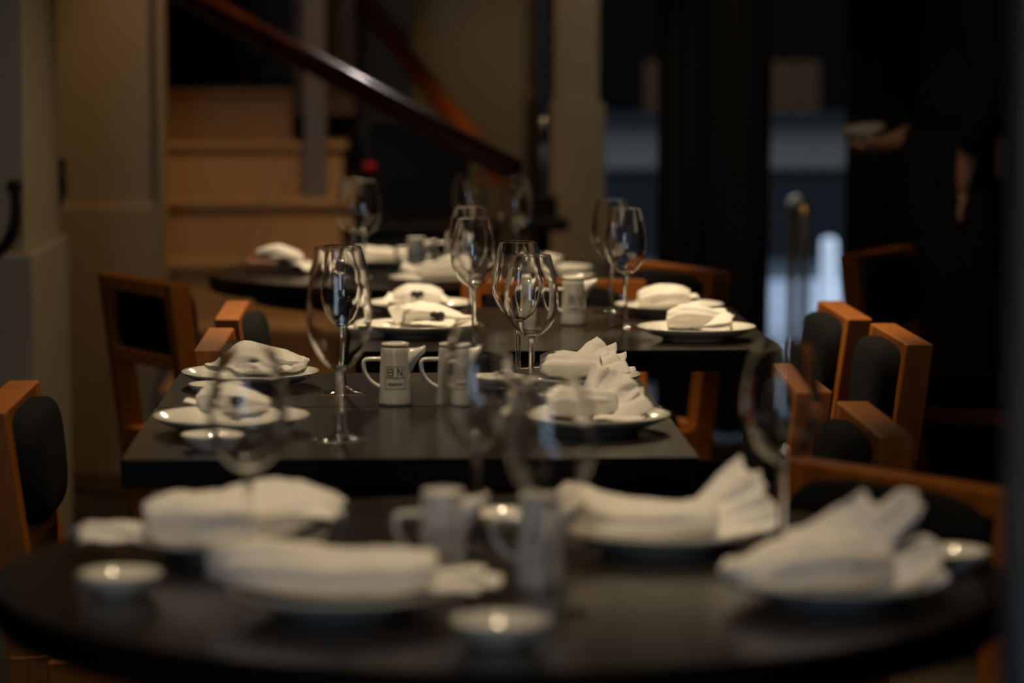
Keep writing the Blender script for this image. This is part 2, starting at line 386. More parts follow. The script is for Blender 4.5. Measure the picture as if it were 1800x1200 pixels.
# black cabinet with loudspeaker look, by the far wall
o = thing('black_cabinet', (.075, 9.75, 0), 0, 'tall matt black cabinet standing under the handrails before the far wall', 'cabinet')
bm = bmesh.new(); box(bm, -.16, .16, -.12, .14, .03, .965); link('body', bm, 'black', o, smooth=False, bevel=.008)
bm = bmesh.new(); box(bm, -.145, .145, -.132, -.121, .06, .93); link('door', bm, 'black', o, smooth=False, bevel=.003)
bm = bmesh.new(); box(bm, .11, .12, -.15, -.133, .45, .6); link('handle', bm, 'black', o.children[1], smooth=False, bevel=.002)
bm = bmesh.new(); box(bm, -.15, .15, -.11, .13, 0, .029); link('plinth', bm, 'black', o, smooth=False)
# a small black box with red lamp behind the round table
o = thing('low_sideboard', (.12, 8.55, 0), 0, 'low black sideboard behind the far round table', 'sideboard')
bm = bmesh.new(); box(bm, -.24, .17, -.18, .18, .04, .70); link('body', bm, 'black', o, smooth=False, bevel=.006)
for k in (0, 1):
    bm = bmesh.new(); box(bm, -.235 + k * .205, -.037 + k * .205, -.192, -.181, .06, .68); d = link('door', bm, 'black', o, smooth=False, bevel=.003)
    bm = bmesh.new(); box(bm, -.06 + k * .07, -.05 + k * .07, -.205, -.193, .35, .45); link('handle', bm, 'steel', d, smooth=False)
bm = bmesh.new(); box(bm, -.25, .18, -.195, .19, .70, .72); link('top', bm, 'black', o, smooth=False, bevel=.003)
o = thing('pump_bottle', (-.075, 8.47, .72), 0, 'dark bottle with bright red cap behind the far left wine glasses', 'bottle')
bm = bmesh.new(); lathe(bm, [(0, 0), (.034, 0), (.036, .01), (.036, .09), (.02, .12), (.013, .13), (.013, .145), (0, .145)], 24); link('body', bm, 'black', o)
bm = bmesh.new(); lathe(bm, [(0, .145), (.017, .145), (.017, .166), (.012, .172), (0, .172)], 20); link('cap', bm, 'redplastic', o)

# ------------------------------------------------------------------ chairs
def make_chair():
    """faces +x, back centre over the origin, 0.36 wide"""
    W = .36; H = .765
    root = bpy.data.objects.new('dining_chair', None); COL.objects.link(root); root.empty_display_size = .1
    def px(z): return -.075 * max(0, (z - .0)) / H + .0            # raked post
    for s in (-1, 1):
        bm = bmesh.new(); y = s * (W / 2 - .019)
        a = Vector((.075, y, 0)); b = Vector((0, y, H))
        v = []
        for zz, cx, d in ((0, .085, .034), (.40, .048, .046), (H, 0, .042)):
            v.append([bm.verts.new((cx + i * d / 2, y + j * .019, zz)) for i, j in ((-1, -1), (1, -1), (1, 1), (-1, 1))])
        for A, B in zip(v, v[1:]):
            for i in range(4): bm.faces.new((A[i], A[(i + 1) % 4], B[(i + 1) % 4], B[i]))
        bm.faces.new(v[0][::-1]); bm.faces.new(v[-1])
        link('leg', bm, 'oak', root, smooth=False, bevel=.003)
        bm = bmesh.new(); bar(bm, (.445, y, 0), (.425, y, .44), .036, .036); link('leg', bm, 'oak', root, smooth=False, bevel=.003)
    bm = bmesh.new(); box(bm, -.021, .021, -W / 2 + .038, W / 2 - .038, H - .028, H); link('top_rail', bm, 'oak', root, smooth=False, bevel=.003)
    bm = bmesh.new(); box(bm, -.004, .026, -W / 2 + .038, W / 2 - .038, .595, .622); link('back_rail', bm, 'oak', root, smooth=False, bevel=.003)
    bm = bmesh.new()
    pillow(bm, .070, W - .074, .152, Matrix.Translation((.030, 0, .680)) @ Matrix.Rotation(-.09, 4, 'Y'))
    link('back_cushion', bm, 'pad', root)
    bm = bmesh.new()
    box(bm, .02, .068, -W / 2 - .001, W / 2 + .001, .415, .455); box(bm, .41, .446, -W / 2, W / 2, .405, .445)
    box(bm, .068, .41, -W / 2, -W / 2 + .026, .41, .446); box(bm, .068, .41, W / 2 - .026, W / 2, .41, .446)
    link('seat_frame', bm, 'oak', root, smooth=False, bevel=.003)
    bm = bmesh.new(); pillow(bm, .37, W - .03, .07, Matrix.Translation((.25, 0, .455))); link('seat_cushion', bm, 'pad', root)
    return root
chair0 = make_chair(); chair_used = False
def chair(x, y, ang, label, group):
    global chair_used
    o = copy_tree(chair0) if chair_used else chair0
    chair_used = True
    o.location = (x, y, 0); o.rotation_euler = (0, 0, ang)
    tag(o, label, 'chair', group)
GL = 'chairs along the left side of the tables'; GR = 'chairs along the right side of the tables'; GO = 'other oak chairs'
chair(-.51, 3.94, 0, 'oak chair with dark back pad at the left frame edge, left of the middle table', GL)
chair(-.285, 4.70, 0, 'oak chair whose bright top rail ends just above the white napkins on the left', GL)
chair(-.285, 5.22, 0, 'oak chair with charcoal back pad before the pale stair', GL)
chair(-.50, 5.93, math.radians(28), 'tall looking oak chair seen from behind against the cream wall', GL)
chair(.585, 3.655, PI, 'nearest oak chair of the right row, its top rail lowest in view', GR)
chair(.555, 4.12, PI, 'oak chair partly seen through the foremost right wine glass', GR)
chair(.80, 4.74, PI, 'oak chair right of the middle with a broad pale post facing us', GR)
chair(.775, 5.18, PI, 'farthest oak chair of the right row, dark pad against the bright doorway', GR)
chair(.305, 5.862, -PI / 2, 'oak chair facing us whose yellow lit rail shows behind the wine glasses', GO)
chair(.585, 6.23, math.radians(205), 'oak chair with black pad behind the two plates on the right', GO)
chair(1.07, 6.68, math.radians(-30), 'dim oak chair standing in shadow before the waiter', GO)
chair(.545, 3.16, math.radians(180 + 36), 'oak chair drawn up to the near round table at its far right', GO)

# ------------------------------------------------------------------ tables
TZ = .74
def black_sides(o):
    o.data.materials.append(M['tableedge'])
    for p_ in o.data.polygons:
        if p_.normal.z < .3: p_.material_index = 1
def rect_table(x0, x1, y0, y1, label, legs_in=.05):
    cx, cy = (x0 + x1) / 2, (y0 + y1) / 2
    o = thing('dining_table', (cx, cy, 0), 0, label, 'table', 'black rectangular dining tables')
    hx, hy = (x1 - x0) / 2, (y1 - y0) / 2
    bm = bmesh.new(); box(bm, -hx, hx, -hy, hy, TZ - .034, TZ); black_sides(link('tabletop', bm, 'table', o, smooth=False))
    bm = bmesh.new(); box(bm, -.03, .03, -.03, .03, .03, TZ - .034); link('pedestal', bm, 'tableedge', o, smooth=False, bevel=.004)
    bm = bmesh.new(); box(bm, -.2, .2, -.17, .17, 0, .03); link('foot_plate', bm, 'tableedge', o, smooth=False, bevel=.004)
def round_table(x, y, R, label):
    o = thing('round_table', (x, y, 0), 0, label, 'table', 'black round dining tables')
    bm = bmesh.new(); lathe(bm, [(0, TZ - .034), (R - .002, TZ - .034), (R, TZ - .032), (R, TZ - .002), (R - .002, TZ), (0, TZ)], 96)
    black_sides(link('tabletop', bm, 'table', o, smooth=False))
    bm = bmesh.new(); lathe(bm, [(0, TZ - .062), (R * .8, TZ - .062), (R * .8, TZ - .034), (0, TZ - .034)], 64); link('apron', bm, 'tableedge', o, smooth=False)
    bm = bmesh.new(); lathe(bm, [(0, .03), (.04, .03), (.04, TZ - .062), (0, TZ - .062)], 24); link('pedestal', bm, 'tableedge', o)
    bm = bmesh.new(); lathe(bm, [(0, 0), (.22, 0), (.22, .02), (.05, .03), (0, .03)], 48); link('foot_plate', bm, 'tableedge', o)
rect_table(-.322, .353, 3.494, 4.003, 'black dining table with three white plates just behind the near round table')
rect_table(-.320, .350, 4.009, 4.424, 'black dining table joined behind the first, holding the two central jugs')
rect_table(-.066, .612, 4.737, 5.53, 'black dining table at centre right with four white plates')
round_table(.095, 2.745, .462, 'large black round table nearest to us, out of focus')
round_table(.07, 6.44, .47, 'black round table farthest back, before the stairs')

# ------------------------------------------------------------------ tableware
def make_glass(H, R, rim, bowl, base):
    """thing with bowl, stem and foot; real wall thickness throughout"""
    root = bpy.data.objects.new('wine_glass', None); COL.objects.link(root); root.empty_display_size = .05
    t = .0009; s = H - bowl
    prof = [(.0042, -.02), (.0064, .0), (.0110, .022), (.47 * R, .060), (.68 * R, .128), (.86 * R, .235), (.97 * R, .34), (R, .44), (.985 * R, .55), (.935 * R, .68), (.86 * R, .81), (.785 * R, .91), (rim, 1.0)]
    bo = cr([(r, s + u * bowl) for r, u in prof], 6)
    inn = [(r - t, z) for r, z in reversed(bo) if z > s + .03 * bowl and r > .004]
    rr, zz = inn[-1]
    bm = bmesh.new(); lathe(bm, bo + [(bo[-1][0] - t * .5, H + .0004)] + inn + [(rr * .6, zz - .0012), (0, zz - .0018)], 72)
    link('bowl', bm, 'glass', root)
    bm = bmesh.new(); lathe(bm, cr([(.0065, .0105), (.0046, .018), (.0038, .032), (.0035, s * .5), (.0037, s * .8), (.0041, s - .0125 * bowl)], 5), 24); link('stem', bm, 'glass', root)
    bm = bmesh.new(); lathe(bm, [(0, 0), (base * .96, 0), (base, .0009), (base * .985, .0019), (base * .8, .0032), (base * .5, .0052), (base * .3, .0078), (.0065, .0105), (0, .0108)], 64); link('foot', bm, 'bowlglass', root)
    return root
GW = make_glass(.205, .037, .0262, .112, .034)
GRr = make_glass(.236, .0395, .0292, .150, .035)
def glass(p, label, kind='w', group='wine glasses on the tables', s=1.0, rz=0.3):
    o = copy_tree(GW if kind == 'w' else GRr)
    o.location = (p[0], p[1], TZ + .0002); o.scale = (s, s, s); o.rotation_euler = (0, 0, rz)
    tag(o, label, 'wine glass', group)
def make_plate():
    bm = bmesh.new()
    prof = [(0, .003), (.050, .003), (.052, .0), (.055, .0), (.057, .004), (.075, .0085), (.092, .0165), (.0965, .0195), (.0975, .0215), (.0968, .0225), (.094, .021), (.088, .0165), (.072, .010), (.055, .0072), (.03, .0068), (0, .0066)]
    lathe(bm, prof, 64)
    me = bpy.data.meshes.new('dinner_plate'); bm.to_mesh(me); bm.free(); me.materials.append(M['porcelain'])
    for q in me.polygons: q.use_smooth = True
    return me
PL = make_plate()
def plate(p, label, s=1.0):
    o = bpy.data.objects.new('side_plate', PL); COL.objects.link(o); o.location = (p[0], p[1], TZ + .0002); o.scale = (s, s, 1)
    tag(o, label, 'plate', 'white plates')
def make_dish():
    bm = bmesh.new()
    prof = [(0, .002), (.018, .002), (.019, 0), (.021, 0), (.022, .003), (.032, .010), (.037, .0175), (.0362, .0185), (.034, .0165), (.028, .009), (.015, .0055), (0, .005)]
    lathe(bm, prof, 48)
    me = bpy.data.meshes.new('sauce_dish'); bm.to_mesh(me); bm.free(); me.materials.append(M['porcelain'])
    for q in me.polygons: q.use_smooth = True
    return me
DS = make_dish()
def dish(p, label, s=1.0):
    o = bpy.data.objects.new('sauce_dish', DS); COL.objects.link(o); o.location = (p[0], p[1], TZ + .0002); o.scale = (s, s, s)
    tag(o, label, 'sauce dish', 'small white sauce dishes')

def make_jug():
    """soy sauce jug: handle towards -x, spout towards +x, printed mark towards -y"""
    root = bpy.data.objects.new('sauce_jug', None); COL.objects.link(root); root.empty_display_size = .05
    def R(z): return .0232 - .0042 * (z / .078) ** .8 if z > 0 else .0232
    bm = bmesh.new()
    prof = [(0, .001), (.020, .001), (.0215, 0), (.0228, .001)] + [(R(z), z) for z in (.004, .016, .03, .045, .06, .07, .0765)] + [(R(.078) - .0006, .0785), (0, .0785)]
    lathe(bm, prof, 40); link('body', bm, 'porcelain', root)
    bm = bmesh.new(); lathe(bm, [(0, .0789), (.0182, .0789), (.0190, .0796), (.0190, .0820), (.0178, .0838), (.006, .0845), (0, .0845)], 36); link('lid', bm, 'porcelain', root)
    # spout: tapering trough growing out of the body
    bm = bmesh.new()
    secs = [(.012, .040, .0765, .010), (.0215, .042, .0768, .0095), (.028, .056, .0768, .0085), (.035, .0655, .0782, .0065), (.0405, .0705, .0805, .005)]
    rings = []
    for x, z0, z1, hw in secs:
        rings.append([bm.verts.new((x, hw * math.cos(t), (z0 + z1) / 2 + (z1 - z0) / 2 * math.sin(t))) for t in [2 * PI * k / 14 for k in range(14)]])
    for A, B in zip(rings, rings[1:]):
        for i in range(14): bm.faces.new((A[i], A[(i + 1) % 14], B[(i + 1) % 14], B[i]))
    bm.faces.new(rings[0][::-1]); bm.faces.new(rings[-1]); link('spout', bm, 'porcelain', root)
    bm = bmesh.new()
    tube(bm, cr([(-.016, 0, .0615), (-.032, 0, .0615), (-.0405, 0, .0600), (-.0425, 0, .0535), (-.0400, 0, .042), (-.032, 0, .031), (-.0205, 0, .0235)], 5), .0030, 10, 1.25); link('handle', bm, 'porcelain', root)
    # printed mark wrapped on the body
    bm = bmesh.new()
    def wrap(x, z, e=.00022):
        r = R(z) + e; a = x / .0212
        return (r * math.sin(a), -r * math.cos(a), z)
    def patch(x0, x1, z0, z1, n=8):
        top = [bm.verts.new(wrap(x0 + (x1 - x0) * i / n, z1)) for i in range(n + 1)]; bot = [bm.verts.new(wrap(x0 + (x1 - x0) * i / n, z0)) for i in range(n + 1)]
        for i in range(n): bm.faces.new((bot[i], bot[i + 1], top[i + 1], top[i]))
    t = .0007; X0, X1, Z0, Z1 = -.0145, .0145, .023, .0535; Zm = .0375
    for q in ((X0, X1, Z0, Z0 + t), (X0, X1, Z1 - t, Z1), (X0, X1, Zm, Zm + t * 1.3)): patch(*q)
    for q in ((X0, X0 + t, Z0, Z1), (X1 - t, X1, Z0, Z1)): patch(*q, n=1)
    # left character: a box with a bar, right character: an N
    a0, a1, b0, b1 = -.0115, -.0025, .0405, .0505
    for q in ((a0, a1, b0, b0 + .0012), (a0, a1, b1 - .0012, b1), (a0, a1, .0448, .0462)): patch(*q, n=3)
    for q in ((a0, a0 + .0014, b0, b1), (a1 - .0014, a1, b0, b1)): patch(*q, n=1)
    a0, a1 = .0025, .0105
    for q in ((a0, a0 + .0014, b0, b1), (a1 - .0014, a1, b0, b1)): patch(*q, n=1)
    for k in range(7):
        xx = a0 + .001 + (a1 - a0 - .003) * k / 6; zz = b1 - (b1 - b0 - .0016) * k / 6; patch(xx, xx + .0013, zz - .0018, zz, n=1)
    cu = bpy.data.curves.new('word', 'FONT'); cu.body = 'sapporo'; cu.size = .0062; cu.align_x = 'CENTER'; cu.align_y = 'CENTER'; cu.offset = .00012
    to = bpy.data.objects.new('word', cu); COL.objects.link(to); dg = bpy.context.evaluated_depsgraph_get()
    me = bpy.data.meshes.new_from_object(to.evaluated_get(dg)); bpy.data.objects.remove(to)
    vs = [bm.verts.new(wrap(v.co.x, .0302 + v.co.y, .0003)) for v in me.vertices]
    for f in me.polygons:
        try: bm.faces.new([vs[i] for i in f.vertices])
        except ValueError: pass
    link('printed_mark', bm, 'ink', root, smooth=False)
    return root
jug0 = make_jug(); jug_used = False
def jug(p, label, rz=0, s=1.0):
    global jug_used
    o = copy_tree(jug0) if jug_used else jug0
    jug_used = True
    o.location = (p[0], p[1], TZ + .0002); o.rotation_euler = (0, 0, rz); o.scale = (s, s, s)
    tag(o, label, 'jug', 'white porcelain sauce jugs')

def napkin(p, rz, stations, leaves, label, clip=None, seed=0, s=1.0, z=.0085, fold=.10):
    """stations: (x, y, z, width, height) of the folded body; leaves: (x,y,z, yaw, pitch, length, w0, w1, curl) of the fanned end"""
    rnd = random.Random(seed)
    o = thing('folded_napkin', (p[0], p[1], TZ + z), rz, label, 'napkin', 'white folded napkins')
    bm = bmesh.new(); st_ = cr(stations, 5); n = 36; rings = []
    ph = rnd.uniform(0, 6)
    for k, (x, y, zz, wd, h) in enumerate(st_):
        ring = []
        for i in range(n):
            t = 2 * PI * i / n; c, s_ = math.cos(t), math.sin(t)
            cx = math.copysign(abs(c) ** .75, c); sz = math.copysign(abs(s_) ** (.8 if s_ > 0 else .45), s_)
            rip = 1 + fold * math.sin(5 * t + ph + k * .10) * (.6 if s_ > 0 else .15) + fold * .5 * math.sin(9 * t + k * .17)
            ring.append(bm.verts.new((x + rnd.uniform(-.0004, .0004), y + wd / 2 * cx * rip, zz + max(0, h / 2 + h / 2 * sz * (rip if s_ > 0 else 1)))))
        rings.append(ring)
    for A, B in zip(rings, rings[1:]):
        for i in range(n): bm.faces.new((A[i], A[(i + 1) % n], B[(i + 1) % n], B[i]))
    for r_, rev in ((rings[0], True), (rings[-1], False)):
        c = bm.verts.new(sum((v.co for v in r_), Vector()) / n + Vector((-.002 if rev else .002, 0, 0)))
        for i in range(n):
            a, b = r_[i], r_[(i + 1) % n]
            bm.faces.new((c, b, a) if rev else (c, a, b))
    nbody = len(bm.verts)
    for lf in leaves:
        x, y, zz, yaw, pit, L, w0, w1, curl = lf[:9]; roll = lf[9] if len(lf) > 9 else 0
        NU, NV = 12, 14; th = .0022
        top = []; bot = []
        f0 = rnd.uniform(0, 6); kk = rnd.choice((1.0, 1.5, 1.25))
        for i in range(NU + 1):
            u = i / NU; tr = []; br = []
            pi_ = pit + curl * u
            # integrate the bend
            cx = L * u * math.cos(pit + curl * u * .5); cz = L * u * math.sin(pit + curl * u * .5)
            for j in range(NV + 1):
                v = j / NV - .5; wd = w0 + (w1 - w0) * u ** .8
                rag = .05 * L * math.cos(v * PI * 2.2 + f0) * u
                dz = (.11 * w1) * math.sin(2 * PI * kk * v + f0) * (.25 + .75 * u) * .6 - abs(v) * .15 * wd
                nn = dz * math.cos(roll) + v * wd * math.sin(roll); ly = v * wd * math.cos(roll) - dz * math.sin(roll)
                lx = cx + rag - nn * math.sin(pi_); lz = cz + nn * math.cos(pi_)
                gx = x + lx * math.cos(yaw) - ly * math.sin(yaw); gy = y + lx * math.sin(yaw) + ly * math.cos(yaw); gz = zz + lz
                tr.append(bm.verts.new((gx, gy, max(gz, .002) + th))); br.append(bm.verts.new((gx, gy, max(gz, .002))))
            top.append(tr); bot.append(br)
        for i in range(NU):
            for j in range(NV):
                bm.faces.new((top[i][j], top[i + 1][j], top[i + 1][j + 1], top[i][j + 1])); bm.faces.new((bot[i][j], bot[i][j + 1], bot[i + 1][j + 1], bot[i + 1][j]))
        for i in range(NU):
            bm.faces.new((top[i][0], bot[i][0], bot[i + 1][0], top[i + 1][0])); bm.faces.new((top[i][NV], top[i + 1][NV], bot[i + 1][NV], bot[i][NV]))
        for j in range(NV):
            bm.faces.new((top[0][j], top[0][j + 1], bot[0][j + 1], bot[0][j])); bm.faces.new((top[NU][j], bot[NU][j], bot[NU][j + 1], top[NU][j + 1]))
    bmesh.ops.recalc_face_normals(bm, faces=bm.faces[:]); bm.normal_update()
    from mathutils import noise
    off = Vector((seed * 1.7, seed * .9, 0))
    for vi, v in enumerate(bm.verts):
        q = Vector((v.co.x * 22, v.co.y * 30, v.co.z * 30)) + off
        d = (1 - abs(noise.noise(q)) * 2.4) * .0030 + (1 - abs(noise.noise(q * 2.3)) * 2.4) * .0014
        if vi < nbody: v.co += v.normal * (d - .002)
        else: v.co += Vector((0, .8, .6)) * (d - .002)
        v.co.z = max(v.co.z, .0008)
    link('cloth', bm, 'napkin', o)
    if clip:
        bm = bmesh.new()
        for dx in (-.0055, .0055):
            bmesh.ops.create_uvsphere(bm, u_segments=14, v_segments=10, radius=.0072, matrix=Matrix.Translation((clip[0] + dx, clip[1], clip[2])) @ Matrix.Scale(.8, 4, (0, 0, 1)))
        bmesh.ops.create_cone(bm, cap_ends=True, segments=12, radius1=.003, radius2=.006, depth=.008, matrix=Matrix.Translation((clip[0], clip[1], clip[2] - .005)))
        link('clip', bm, 'black', o)
    o.scale = (s, s, s)
    return o

# near round table
plate((-0.1615, 2.8366), 'white plate at the left back of the near round table, napkin over it', 1.0)
plate((-0.0474, 2.5451), 'white plate at the left front of the near round table, nearest of all plates', 1.0)
plate((0.2514, 2.854), 'white plate at the right back of the near round table', 1.0)
plate((0.3794, 2.5832), 'white plate under the napkin with two peaks, near round table', 1.03)
napkin((-0.1534, 2.8363), math.radians(8), [(-.085, 0, .012, .05, .030), (-.05, 0, .004, .085, .046), (.0, 0, .004, .09, .044), (.04, .01, .008, .08, .036), (.07, .015, .018, .06, .026), (.090, .018, .028, .035, .012)],
       [(-.075, 0, .012, math.radians(182), .10, .075, .03, .055, -.1), (-.075, .005, .016, math.radians(170), .20, .07, .03, .05, -.3), (-.012, .01, .030, math.radians(4), .62, .115, .075, .030, -1.25, .45), (-.03, -.01, .028, math.radians(2), .30, .12, .075, .05, -.55, .1)], 'white napkin rising to a peak on the right, back left of the near round table', seed=3)
napkin((-0.0536, 2.5641), math.radians(-5), [(-.108, 0, .018, .035, .020), (-.09, 0, .012, .07, .034), (-.05, 0, .006, .09, .040), (.0, 0, .004, .095, .036), (.05, 0, .006, .085, .034), (.085, 0, .012, .05, .026)],
       [(.075, 0, .014, .0, .05, .065, .03, .055, -.12), (.078, -.01, .012, -.35, .12, .05, .03, .045, -.2), (.078, .01, .016, .3, .18, .05, .03, .045, -.3)], 'long white napkin tied near its right end, nearest of all the napkins', seed=5)
napkin((0.2301, 2.8616), math.radians(-3), [(-.075, 0, .016, .05, .030), (-.06, 0, .008, .085, .044), (-.02, 0, .004, .09, .034), (.03, 0, .004, .085, .030), (.075, 0, .010, .045, .026)],
       [(.055, .01, .014, .05, .80, .072, .035, .045, -.1, .8), (.06, 0, .014, .0, .55, .070, .03, .045, -.1, .8), (.07, -.01, .012, -.05, .22, .062, .03, .045, .1, .6)], 'white napkin with its fanned end standing up right, back right of the near round table', seed=7)
napkin((0.3659, 2.5754), math.radians(4), [(-.088, -.01, .014, .02, .012), (-.06, -.005, .008, .07, .026), (-.02, 0, .005, .09, .042), (.02, 0, .004, .085, .046), (.06, 0, .008, .05, .03)],
       [(-.012, .02, .026, .05, .55, .078, .055, .024, .25, 1.0), (.018, .0, .022, .05, .60, .088, .055, .024, .2, 1.0), (.035, -.01, .010, -.05, .35, .07, .045, .045, .1, .6)], 'white napkin with two upright peaks, front right of the near round table', seed=11)
dish((-0.2443, 2.6356), 'small white sauce dish at the far left of the near round table')
dish((0.0826, 2.3973), 'small white sauce dish nearest to us, beside the front left napkin', 1.08)
dish((0.507, 2.7266), 'small white sauce dish behind the napkin with two peaks')
dish((0.1052, 2.9687), 'small white sauce dish behind the two jugs of the near round table')
jug((0.0406, 2.6801), 'white jug with printed square, left one on the near round table', 0)
jug((0.127, 2.6538), 'white jug standing behind the foremost wine glass on the near round table', 0)
glass((-0.1361, 2.734), 'wine glass in front of the left back napkin on the near round table')
glass((0.0764, 2.8877), 'wine glass behind and between the two jugs of the near round table')
glass((0.1293, 2.5287), 'foremost wine glass, standing before the right jug')
glass((0.3587, 2.7795), 'wine glass standing alone before the right chairs, by the two peaked napkin')

# middle tables, left
plate((-0.2069, 3.7468), 'white plate at the left front of the middle tables, catching a bright glint')
plate((-0.2079, 4.2559), 'white plate at the left back of the middle tables')
napkin((-0.2028, 3.8459), math.radians(-12), [(-.05, 0, .008, .05, .022), (-.03, 0, .004, .07, .036), (.0, 0, .004, .07, .032), (.03, 0, .005, .055, .022), (.055, -.005, .01, .03, .012)],
       [(-.035, .01, .02, -.2, .35, .085, .065, .03, -.9), (-.03, 0, .012, 2.9, .3, .035, .04, .055, -.1)], 'napkin with black clip seen through the left wine glass, front one', clip=(.0, -.036, .024), seed=21)
napkin((-0.1989, 4.3238), math.radians(-14), [(-.045, 0, .008, .05, .026), (-.02, 0, .004, .075, .042), (.02, .0, .004, .075, .036), (.05, 0, .006, .055, .024), (.07, 0, .012, .03, .014)],
       [(-.035, .01, .028, -.1, .42, .10, .07, .035, -.95), (-.02, -.01, .02, -.5, .2, .08, .05, .04, -.5), (-.035, 0, .01, 3.0, .25, .035, .04, .055, 0)], 'napkin with black clip and raised left peak, behind the left wine glass', clip=(.012, -.036, .022), seed=23)
dish((-0.222, 3.5876), 'small white sauce dish in front of the left glinting plate')
dish((-0.2501, 4.1282), 'small white sauce dish between the two left plates of the middle tables')
# middle tables, right
plate((0.2445, 3.7411), 'white plate at the right front of the middle tables')
plate((0.2448, 4.2018), 'white plate at the right back of the middle tables')
napkin((0.236, 3.7994), math.radians(6), [(-.045, 0, .006, .05, .026), (-.02, 0, .004, .075, .038), (.015, 0, .004, .07, .034), (.04, 0, .008, .045, .024)],
       [(.005, .01, .012, .1, 1.15, .056, .03, .034, -.1, .9), (.012, .0, .012, .0, .90, .056, .03, .034, -.1, .9), (.022, -.01, .012, -.05, .65, .054, .03, .034, 0, .9), (.03, -.02, .01, -.1, .35, .050, .03, .04, .1, .7), (.01, -.03, .006, -.3, .0, .06, .03, .03, 0)], 'napkin with upright fan of pleats, front right of the middle tables', seed=25)
napkin((0.254, 4.2615), math.radians(-4), [(-.05, 0, .010, .05, .022), (-.025, 0, .004, .075, .034), (.01, 0, .004, .07, .032), (.035, 0, .008, .05, .024)],
       [(.0, .01, .014, .1, .80, .052, .035, .04, -.25, .8), (.010, .0, .012, .0, .55, .055, .035, .04, -.2, .8), (.016, -.005, .01, -.05, .3, .058, .03, .04, 0, .6), (.02, -.016, .008, -.1, .05, .062, .04, .05, 0, .2)], 'napkin with ruffled fan, back right of the middle tables', seed=27)
dish((0.218, 4.0018), 'small white sauce dish left of the ruffled napkins on the middle tables')
dish((0.1453, 4.2129), 'small white sauce dish right of the two central jugs')
jug((-0.0026, 4.0268), 'sharp white jug with printed square, centre of the picture', 0)
jug((0.0745, 4.0238), 'white jug right of the sharp one, seen through a wine glass', math.radians(3))
glass((-0.0705, 3.6542), 'tall sharp wine glass left of the central jugs', 'r')
glass((-0.0751, 4.156), 'smaller wine glass seen inside the tall sharp one', 'w')
glass((0.1797, 4.0134), 'sharp wine glass right of the central jugs, foremost of that cluster', 'w', s=.985)
glass((0.1714, 4.2449), 'wine glass just left behind the sharp right one', 'w')
# centre right table
plate((0.0378, 4.9838), 'white plate at the left front of the centre right table')
plate((0.0431, 5.402), 'white plate at the left back of the centre right table')
plate((0.4913, 4.9161), 'white plate at the right front of the centre right table')
plate((0.4854, 5.3495), 'white plate at the right back of the centre right table')
napkin((0.0518, 5.0575), math.radians(-10), [(-.035, 0, .004, .045, .028), (-.015, 0, .004, .07, .036), (.02, 0, .004, .07, .03), (.05, 0, .006, .05, .018), (.072, 0, .01, .03, .010)],
       [(-.04, .005, .036, -.08, .10, .112, .075, .03, -.62), (-.02, -.025, .012, -.1, .1, .07, .05, .04, -.2), (-.035, 0, .006, 2.6, 1.2, .03, .05, .06, 0)], 'napkin with sharp left corner and black clip, front left of centre right table', clip=(.022, -.034, .024), seed=31)
napkin((0.0405, 5.4602), math.radians(-6), [(-.045, 0, .006, .045, .022), (-.02, 0, .004, .07, .036), (.015, 0, .004, .07, .036), (.04, 0, .006, .055, .022)],
       [(-.03, .01, .026, -.05, .38, .085, .07, .04, -1.1), (-.02, -.01, .01, 2.9, .35, .04, .04, .06, -.2)], 'rounded napkin with black clip, back left of the centre right table', clip=(.0, -.036, .026), seed=33)
napkin((0.4967, 4.9892), math.radians(-5), [(-.045, 0, .006, .055, .024), (-.02, 0, .004, .075, .038), (.015, 0, .004, .07, .034), (.04, 0, .008, .05, .022)],
       [(-.02, .01, .02, .05, .35, .07, .065, .06, -.4), (.0, -.012, .008, -.1, .45, .062, .04, .06, -.3), (.01, -.02, .006, -.2, .12, .05, .035, .05, 0)], 'napkin with grey shaded fan, front right of the centre right table', seed=35)
napkin((0.4865, 5.4072), math.radians(0), [(-.05, 0, .006, .055, .024), (-.025, 0, .004, .075, .036), (.015, 0, .004, .075, .038), (.04, 0, .008, .055, .026)],
       [(-.02, .01, .022, .0, .3, .06, .065, .06, -.4), (.0, 0, .012, .0, .4, .055, .05, .06, -.35), (.005, -.012, .006, -.1, .15, .052, .04, .06, 0)], 'crumpled looking napkin, back right of the centre right table', seed=37)
dish((-0.0403, 4.9665), 'small white sauce dish at the left edge of the centre right table')
jug((0.3044, 5.1767), 'white jug right of the wine glass cluster, right one on its table', math.radians(8))
jug((0.2253, 5.2119), 'white jug seen through the wine glass cluster', math.radians(5))
glass((0.1237, 4.8352), 'sharp wine glass left of the cluster, front one of a close pair')
glass((0.1252, 5.1623), 'wine glass directly behind the front one of the close pair')
glass((0.389, 5.1103), 'sharp wine glass between the jug and the right plates')
glass((0.3866, 5.4192), 'wine glass behind left of the one beside the right plates')
